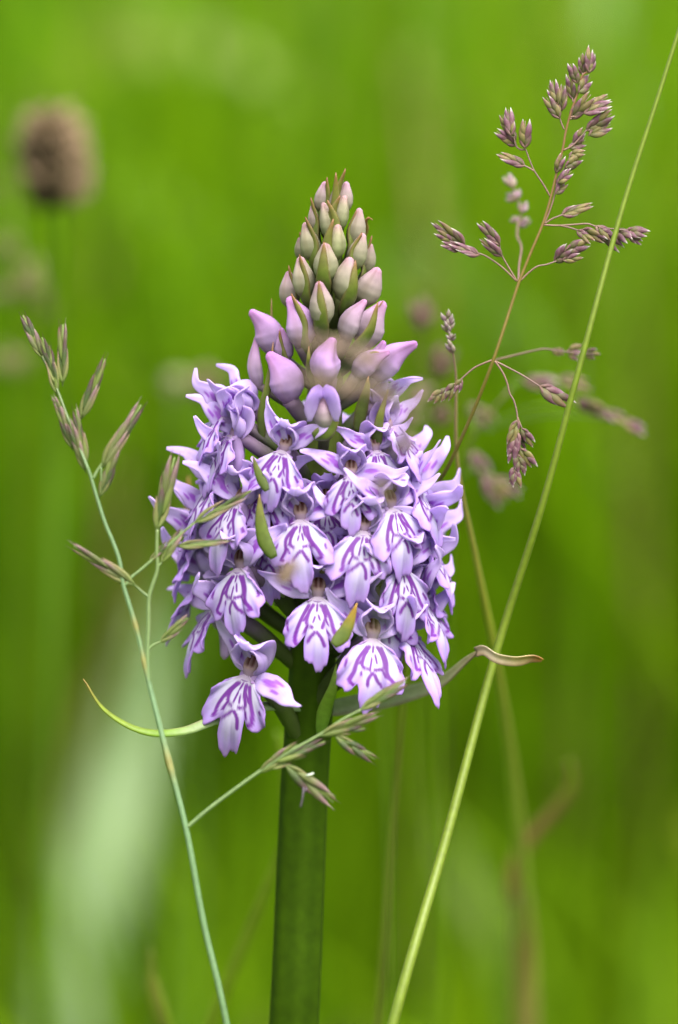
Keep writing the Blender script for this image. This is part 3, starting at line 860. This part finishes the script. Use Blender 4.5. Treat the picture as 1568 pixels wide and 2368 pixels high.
for a in S1:
    spikelet(g1, Z1(a[0], a[1], PD + SPK.uniform(-1, 1)), Z1(a[2], a[3], PD + SPK.uniform(-1.5, 1.5)), a[4] * .32 * .065e-3, POA, GL_POA, 4 if a[4] > 47 else 3)
for a in [(372, 1155, 322, 1055, 70), (395, 1250, 315, 1215, 52), (400, 1230, 410, 1165, 44), (430, 1330, 462, 1250, 72), (400, 1405, 358, 1375, 52), (420, 1425, 512, 1392, 52)]:
    spikelet(g1, Z1(a[0], a[1], 16), Z1(a[2], a[3], 18), a[4] * .32 * .065e-3, PALEPOA, GL_POA, 3)
for a in [(1108, 590, 1038, 562, 17), (1074, 566, 998, 510, 19), (1062, 580, 1016, 562, 14), (1050, 560, 1004, 536, 14)]:
    spikelet(g1, P(a[0], a[1], PD), P(a[2], a[3], PD - 1), a[4] * .065e-3, POA, GL_POA, 4)
# lower whorl
br1([(490, 358), (440, 378), (390, 402), (335, 448), (300, 480), (215, 530)], Z2); br1([(505, 358), (600, 335), (710, 308), (800, 292), (850, 300), (930, 310), (1040, 318)], Z2, 6)
br1([(508, 362), (555, 430), (580, 490), (595, 550), (618, 590), (638, 670), (640, 800), (630, 940)], Z2, -10); br1([(515, 365), (580, 398), (660, 440), (775, 512)], Z2)
br1([(640, 690), (665, 750)], Z2, -10); br1([(640, 830), (660, 870)], Z2, -10)
for a in [(318, 468, 278, 558, 42, PD), (278, 492, 215, 602, 44, PD), (232, 520, 170, 605, 40, PD), (205, 535, 125, 612, 46, PD), (770, 508, 972, 628, 66, PD), (838, 298, 918, 315, 44, 8), (925, 312, 1025, 278, 54, 8), (935, 318, 1000, 352, 40, 8), (1025, 310, 1122, 308, 44, 8), (1035, 322, 1095, 345, 36, 8),
          (640, 705, 590, 850, 46, -10), (640, 770, 598, 950, 58, -10), (665, 752, 742, 862, 48, -10), (648, 790, 700, 870, 40, -9), (655, 868, 748, 988, 54, -10), (640, 900, 672, 1035, 60, -10), (618, 975, 642, 1105, 58, -10), (628, 990, 600, 1080, 40, -10), (612, 860, 600, 960, 46, -10)]:
    spikelet(g1, Z2(a[0], a[1], a[5]), Z2(a[2], a[3], a[5]), a[4] * .4 * .065e-3, POA, GL_POA, 4 if a[4] > 50 else 3)

# ------------------------------------------------------------------ the pale-tipped stalk leaning away behind it
low = P(1205, 2368, 150)
gb = down(low, 0.01, 0.02)
g2 = thing('leaning_grass_stalk', gb, 'yellowish grass stalk crossing the long straight stalk, topped by a pale tuft', 'grass')
branch(g2, [gb, low, P(1208, 2050, 115), P(1185, 1780, 75), P(1140, 1490, 32), P(1100, 1290, 18), P(1057, 1062, 8), P(1054, 860, 2), P(1046, 805, 0)], 0.0018, 0.0001, [(0, (0.20, 0.28, 0.03)), (.4, (0.32, 0.36, 0.06)), (.72, (0.32, 0.33, 0.04)), (.85, (0.24, 0.21, 0.05)), (1, (0.26, 0.16, 0.12))], 'stem', n=80)
for a in [(268, 318, 228, 238, 36), (262, 245, 232, 190, 46), (255, 245, 272, 198, 40), (242, 200, 205, 130, 44), (240, 180, 262, 110, 46), (238, 150, 222, 60, 62)]:
    spikelet(g2, Z2(a[0], a[1], 0), Z2(a[2], a[3], -1), a[4] * .4 * .065e-3, PALEPOA, GL_POA, 3)
# dried sheath that curls off the stalk low down
pts = Ps([(1185, 2085, 118), (1185, 2010, 116), (1225, 1940, 114), (1285, 1870, 112), (1322, 1815, 110), (1318, 1760, 108)])
obj('dry_leaf', blade(pts, lance(0.0024, .4, .8, .3), RIGHT, lambda t, u: ramp([(0, (0.20, 0.12, 0.04)), (1, (0.14, 0.12, 0.02))], t), thick=.0003, n=24, m=5), M_LEAF, g2, pts[0])
pts = Ps([(1215, 2420, 150), (1212, 2250, 140), (1205, 2120, 128), (1200, 2060, 118)])
obj('leaf_sheath', tube(pts, lambda t: 0.0024 - .0006 * t, lambda t, a: ramp([(0, (0.22, 0.19, 0.05)), (.8, (0.25, 0.18, 0.05)), (1, (0.36, 0.28, 0.14))], t), n=18, k=10), M_STRAW, g2, pts[0])

# ------------------------------------------------------------------ the long straight stalk
low = P(900, 2400, -16)
gb = down(low, -0.05, -0.01)
st = obj('straight_grass_stalk', tube([gb, low, P(1030, 1945, -6), P(1150, 1500, 1), P(1255, 1165, -5), P(1345, 830, -9), P(1440, 480, -8), P(1520, 230, -8), P(1580, 40, -8), P(1640, -150, -8)],
    lambda t: float(np.interp(t, [0, .38, .62, .85, 1], [.0010, .00080, .00052, .00034, .00026])),
    lambda t, a: mixc((0.095, 0.140, 0.008), (0.13, 0.178, 0.014), 0.5 + 0.5 * np.cos(a * 3)), n=80, k=10), M_STRAW, None, gb)
tag(st, 'long straight pale green grass stalk slanting past the right side of the orchid', 'grass')

# ------------------------------------------------------------------ the fescue left of the orchid
def Y3(zx, zy, d=-18):
    return P(0.36 * zx, 689.9 + 0.36 * zy, d)
def Y4(zx, zy, d=-18):
    return P(125.4 + 0.32 * zx, 1003.5 + 0.32 * zy, d)
def Y5(zx, zy, d=-18):
    return P(376.3 + 0.36 * zx, 1568 + 0.36 * zy, d)
low = P(530, 2400, -20)
gb = down(low, 0.025, 0.01)
g3 = thing('fescue_grass', gb, 'thin blue-green grass stalk with narrow awned spikelets in front of the orchid, left side', 'grass')
FC = [(0, (0.11, 0.19, 0.075)), (.5, (0.14, 0.235, 0.11)), (.8, (0.14, 0.22, 0.10)), (1, (0.11, 0.14, 0.05))]
branch(g3, [gb, low, P(470, 2130, -20), P(430, 1915, -20), P(385, 1740, -19), P(343, 1573, -18), Y4(610, 1470), Y4(560, 1290), Y4(500, 1090), Y4(470, 910), Y4(420, 770), Y4(368, 645), Y4(300, 430), Y4(262, 300), Y3(560, 1080), Y3(500, 930, -17), Y3(440, 780, -16), Y3(365, 580, -14), Y3(270, 370, -12)], 0.0006, 0.00016, FC, 'stem', n=150, nodes=(0.468, 0.555, 0.60))
def br3(pts, Yf, d=-18, r=0.00025):
    return branch(g3, [Yf(p[0], p[1], d) for p in pts], r * 1.2, r * .8, [(0, (0.14, 0.21, 0.08)), (1, (0.13, 0.18, 0.06))])
br3([(682, 1790), (676, 1680), (675, 1560), (682, 1400), (686, 1185), (712, 1090), (745, 985), (742, 840), (745, 690)], Y4, r=.0003)
br3([(675, 1567), (710, 1530), (768, 1503)], Y4, r=.00018); br3([(686, 1182), (640, 1145), (578, 1090)], Y4, r=.00018); br3([(512, 1095), (560, 1035), (622, 985), (692, 925), (800, 830), (950, 695), (1020, 638)], Y4, r=.0002)
br3([(745, 965), (775, 930)], Y4, r=.00018); br3([(850, 790), (895, 812)], Y4, r=.00014); br3([(600, 1155), (630, 1100), (665, 1050)], Y3, r=.0002); br3([(650, 1080), (650, 1200), (642, 1270)], Y3, r=.00014)
br3([(150, 965), (290, 845), (445, 728), (620, 602), (800, 482), (1012, 362), (1150, 270), (1275, 203)], Y5, d=-20, r=.00024)
br3([(740, 530), (795, 558)], Y5, d=-20, r=.00014); br3([(1060, 350), (1112, 370)], Y5, d=-20, r=.00014); br3([(1010, 365), (1080, 362)], Y5, d=-20, r=.00014)
S3 = [(270, 385, 132, 78, 58, 7, -12), (372, 565, 258, 215, 48, 6, -14), (362, 612, 300, 268, 44, 5, -14), (402, 545, 405, 125, 54, 6, -14), (518, 775, 695, 345, 56, 6, -16), (425, 790, 335, 615, 38, 4, -16), (465, 965, 345, 640, 44, 5, -16), (548, 1105, 436, 755, 52, 5, -17), (552, 1065, 478, 672, 46, 5, -17), (655, 1085, 935, 640, 62, 7, -18), (642, 1275, 765, 925, 58, 6, -18)]
for a in S3:
    spikelet(g3, Y3(a[0], a[1], a[6]), Y3(a[2], a[3], a[6]), a[4] * .36 * .065e-3, FES, GL_FES, a[5])
S4 = [(742, 695, 885, 110, 92, 8), (770, 935, 945, 660, 88, 7), (685, 925, 830, 765, 44, 4), (1012, 642, 1470, 382, 54, 5), (888, 812, 1300, 768, 50, 6), (582, 1092, 88, 776, 64, 7), (765, 1505, 988, 1305, 76, 6), (742, 700, 800, 220, 44, 3)]
for a in S4:
    spikelet(g3, Y4(a[0], a[1]), Y4(a[2], a[3]), a[4] * .32 * .065e-3, FES, GL_FES, a[5])
S5 = [(618, 608, 890, 405, 62, 4), (720, 540, 1080, 392, 62, 5), (690, 582, 940, 480, 30, 3), (788, 556, 1130, 826, 72, 4), (1010, 370, 1410, 222, 66, 6), (1078, 364, 1325, 318, 40, 3), (1108, 370, 1392, 540, 66, 4), (1268, 206, 1600, 0, 68, 6)]
for a in S5:
    spikelet(g3, Y5(a[0], a[1], -20), Y5(a[2], a[3], -20), a[4] * .36 * .065e-3, FES, GL_FES, a[5])
for (x0, y0, x1, y1, c) in [(905, 700, 885, 832, (0.09, 0.07, 0.09)), (925, 705, 905, 735, (0.09, 0.07, 0.09)), (925, 625, 968, 612, (0.55, 0.6, 0.5))]:
    p = [Y5(x0, y0, -20.5), Y5((x0 + x1) / 2 + 4, (y0 + y1) / 2, -20.8), Y5(x1, y1, -20.5)]
    obj('anther', tube(p, lambda t: .00013, lambda t, a, c=c: np.broadcast_to(np.array(c), t.shape + (3,)), n=8, k=7), M_HEAD, g3, p[0])

# ------------------------------------------------------------------ blurred grasses nearer and farther than the orchid
def loose_panicle(name, label, foot_px, stem_pts, spk, pal, stemcol, r0, scale=1.0, nl=3, cat='grass'):
    low = P(*foot_px)
    gb = down(low, random.uniform(-.01, .01), 0.0)
    t = thing(name, gb, label, cat)
    branch(t, [gb, low] + [P(*p) for p in stem_pts], r0, r0 * .35, stemcol, 'stem', n=50)
    sp = np.array([p for p in stem_pts])
    for (x0, y0, x1, y1, W, d) in spk:
        # twig from the nearest lower stem point
        cand = [p for p in stem_pts if p[1] >= y0 - 10] or [stem_pts[0]]
        q = min(cand, key=lambda p: abs(p[0] - x0) + abs(p[1] - y0))
        a, b = P(*q), P(x0, y0, d)
        branch(t, [a, (a * .5 + b * .5) + UP * .0015, b], r0 * .3, r0 * .25, stemcol)
        spikelet(t, b, P(x1, y1, d), W * .065e-3 * (DIST + d / 1000) / DIST, pal, GL_POA, nl)
    return t
STR = [(0, (0.09, 0.17, 0.01)), (.75, (0.10, 0.17, 0.015)), (1, (0.18, 0.14, 0.07))]
loose_panicle('blurred_grass_panicle', 'out-of-focus purple grass panicle behind the long straight stalk', (1020, 2400, 170), [(1035, 1700, 120), (1040, 1300, 80), (1060, 1110, 62), (1100, 1000, 55), (1180, 900, 50)],
    [(1210, 880, 1300, 895, 26, 50), (1295, 875, 1372, 895, 26, 50), (1335, 925, 1405, 960, 28, 46), (1395, 950, 1450, 975, 26, 46), (1440, 972, 1496, 1002, 22, 46), (1085, 935, 1145, 992, 34, 62), (1095, 1045, 1130, 1110, 34, 60), (1125, 1100, 1165, 1175, 34, 60), (1150, 1105, 1210, 1150, 22, 50)], POA, STR, .0005)
loose_panicle('brown_tufted_grass', 'out-of-focus brown-tufted grass beside the upper right of the flower spike', (985, 2400, 190), [(985, 1500, 150), (985, 1000, 110), (975, 800, 95)],
    [(972, 760, 966, 680, 44, 90), (975, 755, 985, 690, 40, 90), (1000, 855, 1050, 800, 50, 85), (1010, 870, 1040, 830, 46, 85), (1010, 950, 1040, 930, 42, 70), (1020, 985, 1015, 930, 42, 70)], DARKPOA, STR, .0005)
# very near, soft pink veil across the top flowers
loose_panicle('near_grass_panicle', 'strongly blurred beige grass panicle hanging in front of the upper flowers', (905, 2500, -80), [(900, 2000, -84), (885, 1500, -88), (880, 1200, -90), (910, 1040, -92), (930, 930, -94)],
    [(905, 905, 830, 895, 20, -95), (835, 898, 765, 885, 20, -95), (770, 888, 700, 872, 20, -95), (700, 872, 655, 885, 12, -95), (880, 850, 810, 800, 22, -95), (815, 805, 735, 795, 20, -95), (740, 800, 690, 770, 16, -95), (925, 925, 860, 925, 24, -94), (940, 930, 1000, 890, 22, -94), (925, 985, 985, 945, 22, -92), (900, 1150, 860, 1100, 18, -90), (915, 1040, 965, 1010, 22, -92), (640, 1345, 692, 1292, 20, -60)], BEIGE, [(0, (0.08, 0.16, 0.01)), (.7, (0.08, 0.15, 0.01)), (1, (0.28, 0.22, 0.12))], .00022)

# dark ribwort-like head, upper left
low = P(110, 2400, 260)
gb = down(low, 0.02, 0.02)
hd = thing('brown_flower_head', gb, 'blurred dark brown oblong flower head on a thin stalk', 'flower head')
DH = 175
topb = P(138, 485, DH)
branch(hd, [gb, low, P(125, 1500, 235), P(132, 900, 222), topb, P(130, 430, DH)], .0009, .0007, [(0, (0.10, 0.2, 0.01)), (1, (0.11, 0.2, 0.02))], 'stem', n=40)
hc0, hc1 = P(140, 478, DH), P(116, 275, DH)
sc_ = (DIST + DH / 1000) / DIST
obj('head_core', tube([hc0, (hc0 + hc1) / 2, hc1], lambda t: .065e-3 * sc_ * float(np.interp(t, [0, .1, .5, .85, 1], [18, 38, 45, 38, 9])), lambda t, a: ramp([(0, (0.05, 0.035, 0.01)), (.6, (0.05, 0.03, 0.012)), (1, (0.14, 0.08, 0.05))], t), n=18, k=14), M_HEAD, hd, hc0)
ax = unit(hc1 - hc0); sx_ = unit(np.cross(ax, FWD)); sy_ = np.cross(ax, sx_)
floret = mesh('floret', tube([(0, 0, 0), (0.1, 0, .5), (0, 0, 1)], lambda t: .26 * float(np.interp(t, [0, .5, 1], [.6, 1, .2])), lambda t, a: ramp([(0, (0.10, 0.06, 0.03)), (.6, (0.19, 0.13, 0.07)), (1, (0.26, 0.18, 0.11))], t), n=6, k=6), M_HEAD)
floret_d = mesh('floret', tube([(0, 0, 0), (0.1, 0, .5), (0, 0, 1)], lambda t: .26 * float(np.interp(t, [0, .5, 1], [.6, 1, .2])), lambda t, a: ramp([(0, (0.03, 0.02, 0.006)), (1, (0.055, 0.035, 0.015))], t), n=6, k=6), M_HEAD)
HL = np.linalg.norm(hc1 - hc0)
for i in range(130):
    f = (i + .5) / 130
    a = i * 2.39996
    rr = .065e-3 * sc_ * float(np.interp(f, [0, .1, .5, .85, 1], [18, 38, 45, 38, 7])) * .92
    dirv = sx_ * math.cos(a) + sy_ * math.sin(a)
    p = hc0 + ax * HL * f + dirv * rr
    z = unit(dirv + ax * (0.35 + 1.6 * max(0, f - .8)))
    x = unit(np.cross(z, ax + 0.01)); y = np.cross(z, x)
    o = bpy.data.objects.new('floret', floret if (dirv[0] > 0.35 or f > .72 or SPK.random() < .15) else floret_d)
    COL.objects.link(o)
    place(o, p, hd)
    o.matrix_local = Matrix.Translation(o.location) @ Matrix(((x[0], y[0], z[0]), (x[1], y[1], z[1]), (x[2], y[2], z[2]))).to_4x4() @ Matrix.Scale(.0042 * SPK.uniform(.8, 1.25), 4)

# blurred pinkish panicle at the left edge
loose_panicle('straw_grass_tuft', 'blurred straw and pink grass tuft below the brown flower head', (40, 2400, 300), [(45, 1400, 250), (50, 900, 220), (55, 700, 205)],
    [(55, 690, 20, 640, 40, 200), (60, 690, 75, 590, 44, 200), (50, 640, 85, 610, 44, 200), (70, 660, 110, 690, 46, 205), (30, 600, 0, 540, 44, 195), (20, 690, -20, 650, 46, 200), (90, 720, 130, 700, 40, 205), (30, 860, -10, 800, 44, 210), (20, 430, -20, 420, 44, 215), (45, 860, 60, 800, 36, 210)], STRAWPOA, [(0, (0.10, 0.2, 0.01)), (1, (0.2, 0.2, 0.04))], .0006)

# two pale round heads far left of the flower spike
for (x, y, rpx, c, lab) in [(405, 893, 32, (0.34, 0.34, 0.18), 'blurred cream button flower on a thin stalk left of the spike'), (474, 893, 36, (0.28, 0.20, 0.13), 'blurred brownish button flower beside the cream one')]:
    d = 210; k = (DIST + d / 1000) / DIST
    low = P(x - 20, 2400, 300); gb = down(low)
    t = thing('button_flower', gb, lab, 'flower')
    top = P(x, y + 14, d)
    branch(t, [gb, low, P(x - 8, 1500, 250), top], .0006, .0004, [(0, (0.1, 0.2, 0.03)), (1, (0.12, 0.2, 0.05))], 'stem', n=24)
    rr = rpx * .065e-3 * k
    for i in range(40):
        f = 1 - 2 * (i + .5) / 40; a = i * 2.39996
        dv = unit(np.array([math.sqrt(1 - f * f) * math.cos(a), math.sqrt(1 - f * f) * math.sin(a), f]))
        ce = P(x, y, d)
        pts = [ce, ce + dv * rr * .7, ce + dv * rr * SPK.uniform(.85, 1.05) + UP * .0005]
        obj('floret', blade(pts, lance(rr * .55, .7, .4, .4), np.cross(dv, [0.3, 0.5, 0.81]), lambda t_, u, c=c: np.broadcast_to(np.array(c), t_.shape + (3,)) * (0.7 + .5 * t_)[..., None], thick=.0002, n=6, m=3), M_HEAD, t, ce)

# ------------------------------------------------------------------ single leaves behind the orchid
def leaf(name, label, pts, W, col, d_foot=None, side=RIGHT, cat='leaf', twist=0, cup=.2, tipcol=None, peak=.45):
    """pts from low to tip (photo units + depth); grows from the ground below its first point"""
    p = [P(*q) for q in pts]
    gb = down(p[0], SPK.uniform(-.02, .02), 0.01)
    col = np.array(col)
    tc_ = np.array(tipcol) if tipcol is not None else col * 1.05
    d = pts[len(pts) // 2][2]
    Wm = W * .065e-3 * (DIST + d / 1000) / DIST
    o = obj(name, blade([gb] + p, lance(Wm, peak, .5, .05), side, lambda t, u: mixc(mixc(col * .9, tc_, t), col * .75, .5 * np.exp(-(u / .18) ** 2)), cup=cup, thick=.0004, n=44, m=7, twist=twist), M_LEAF, None, gb)
    return tag(o, label, cat)
leaf('broad_leaf', 'broad pale sage leaf standing behind the left grass stalk', [(120, 2700, 540), (200, 2150, 560), (280, 1800, 580), (340, 1500, 600), (390, 1250, 620)], 210, (0.155, 0.245, 0.085))
leaf('arching_leaf', 'wide soft green leaf arching down past the right of the spike', [(700, 1500, 760), (760, 900, 740), (900, 640, 720), (1080, 680, 700), (1280, 880, 690), (1480, 1180, 680)], 170, (0.14, 0.27, 0.04), side=UP * .8 + FWD * .6, peak=.7)
leaf('slanting_leaf', 'pale green leaf slanting from the brown flower head toward the spike', [(820, 1200, 800), (760, 820, 780), (560, 600, 760), (380, 500, 750), (200, 430, 740)], 170, (0.16, 0.27, 0.05), side=UP * .9 + FWD * .4, peak=.7)
leaf('bright_blade', 'broad bright yellow-green blade at the right edge behind the straight stalk', [(1760, 2300, 560), (1600, 1700, 640), (1490, 1150, 720), (1480, 550, 800), (1520, 150, 860)], 170, (0.22, 0.31, 0.008))
leaf('yellow_green_blade', 'yellow-green blade rising behind the purple panicle', [(1120, 2300, 900), (1080, 1500, 900), (1000, 700, 900), (935, 100, 920), (900, -300, 940)], 110, (0.17, 0.27, 0.01))
leaf('sage_blade', 'soft sage blade behind the tip of the purple panicle', [(1560, 2000, 820), (1520, 1200, 860), (1440, 500, 900), (1400, 0, 940), (1370, -300, 960)], 100, (0.13, 0.25, 0.03))
leaf('olive_leaf', 'olive leaf crossing behind the brown flower head', [(-150, 1000, 900), (60, 350, 870), (260, 110, 850), (520, 130, 840), (760, 260, 840)], 150, (0.16, 0.22, 0.02), side=UP * .8 + FWD * .5, peak=.65)
leaf('slim_curved_blade', 'slim curved green blade with a brownish tip low beside the left stalk', [(400, 2480, 75), (372, 2350, 70), (352, 2270, 68), (350, 2190, 66)], 34, (0.13, 0.25, 0.015), tipcol=(0.2, 0.2, 0.03), peak=.8)
leaf('yellow_slim_blade', 'slim yellow-green blade leaning against the lower orchid stem from the left', [(470, 2450, 60), (520, 2290, 55), (590, 2120, 50), (650, 1960, 45), (690, 1850, 42)], 30, (0.17, 0.26, 0.01), peak=.6)
leaf('dull_leaf', 'dull yellow-green leaf drooping behind the foot of the straight stalk', [(1330, 2700, 600), (1220, 2380, 600), (1090, 2080, 610), (970, 1850, 620), (880, 1700, 630)], 80, (0.14, 0.22, 0.015), peak=.6)
leaf('leaf_behind_stem', 'yellow-green leaf peeping out left of the orchid stem under the lowest flower', [(700, 2300, 70), (690, 2000, 66), (665, 1800, 62), (640, 1690, 60)], 60, (0.17, 0.27, 0.01), peak=.7)
leaf('dark_blade', 'dark green blade in the lower left behind the broad pale leaf', [(180, 2700, 600), (210, 2380, 640), (250, 2080, 680), (250, 1900, 720)], 120, (0.06, 0.17, 0.005), peak=.6)
leaf('blue_green_blade', 'blue-green blade low behind the left stalk and the orchid stem', [(620, 2700, 700), (560, 2400, 720), (480, 2080, 740), (420, 1800, 760)], 120, (0.09, 0.19, 0.02), peak=.6)
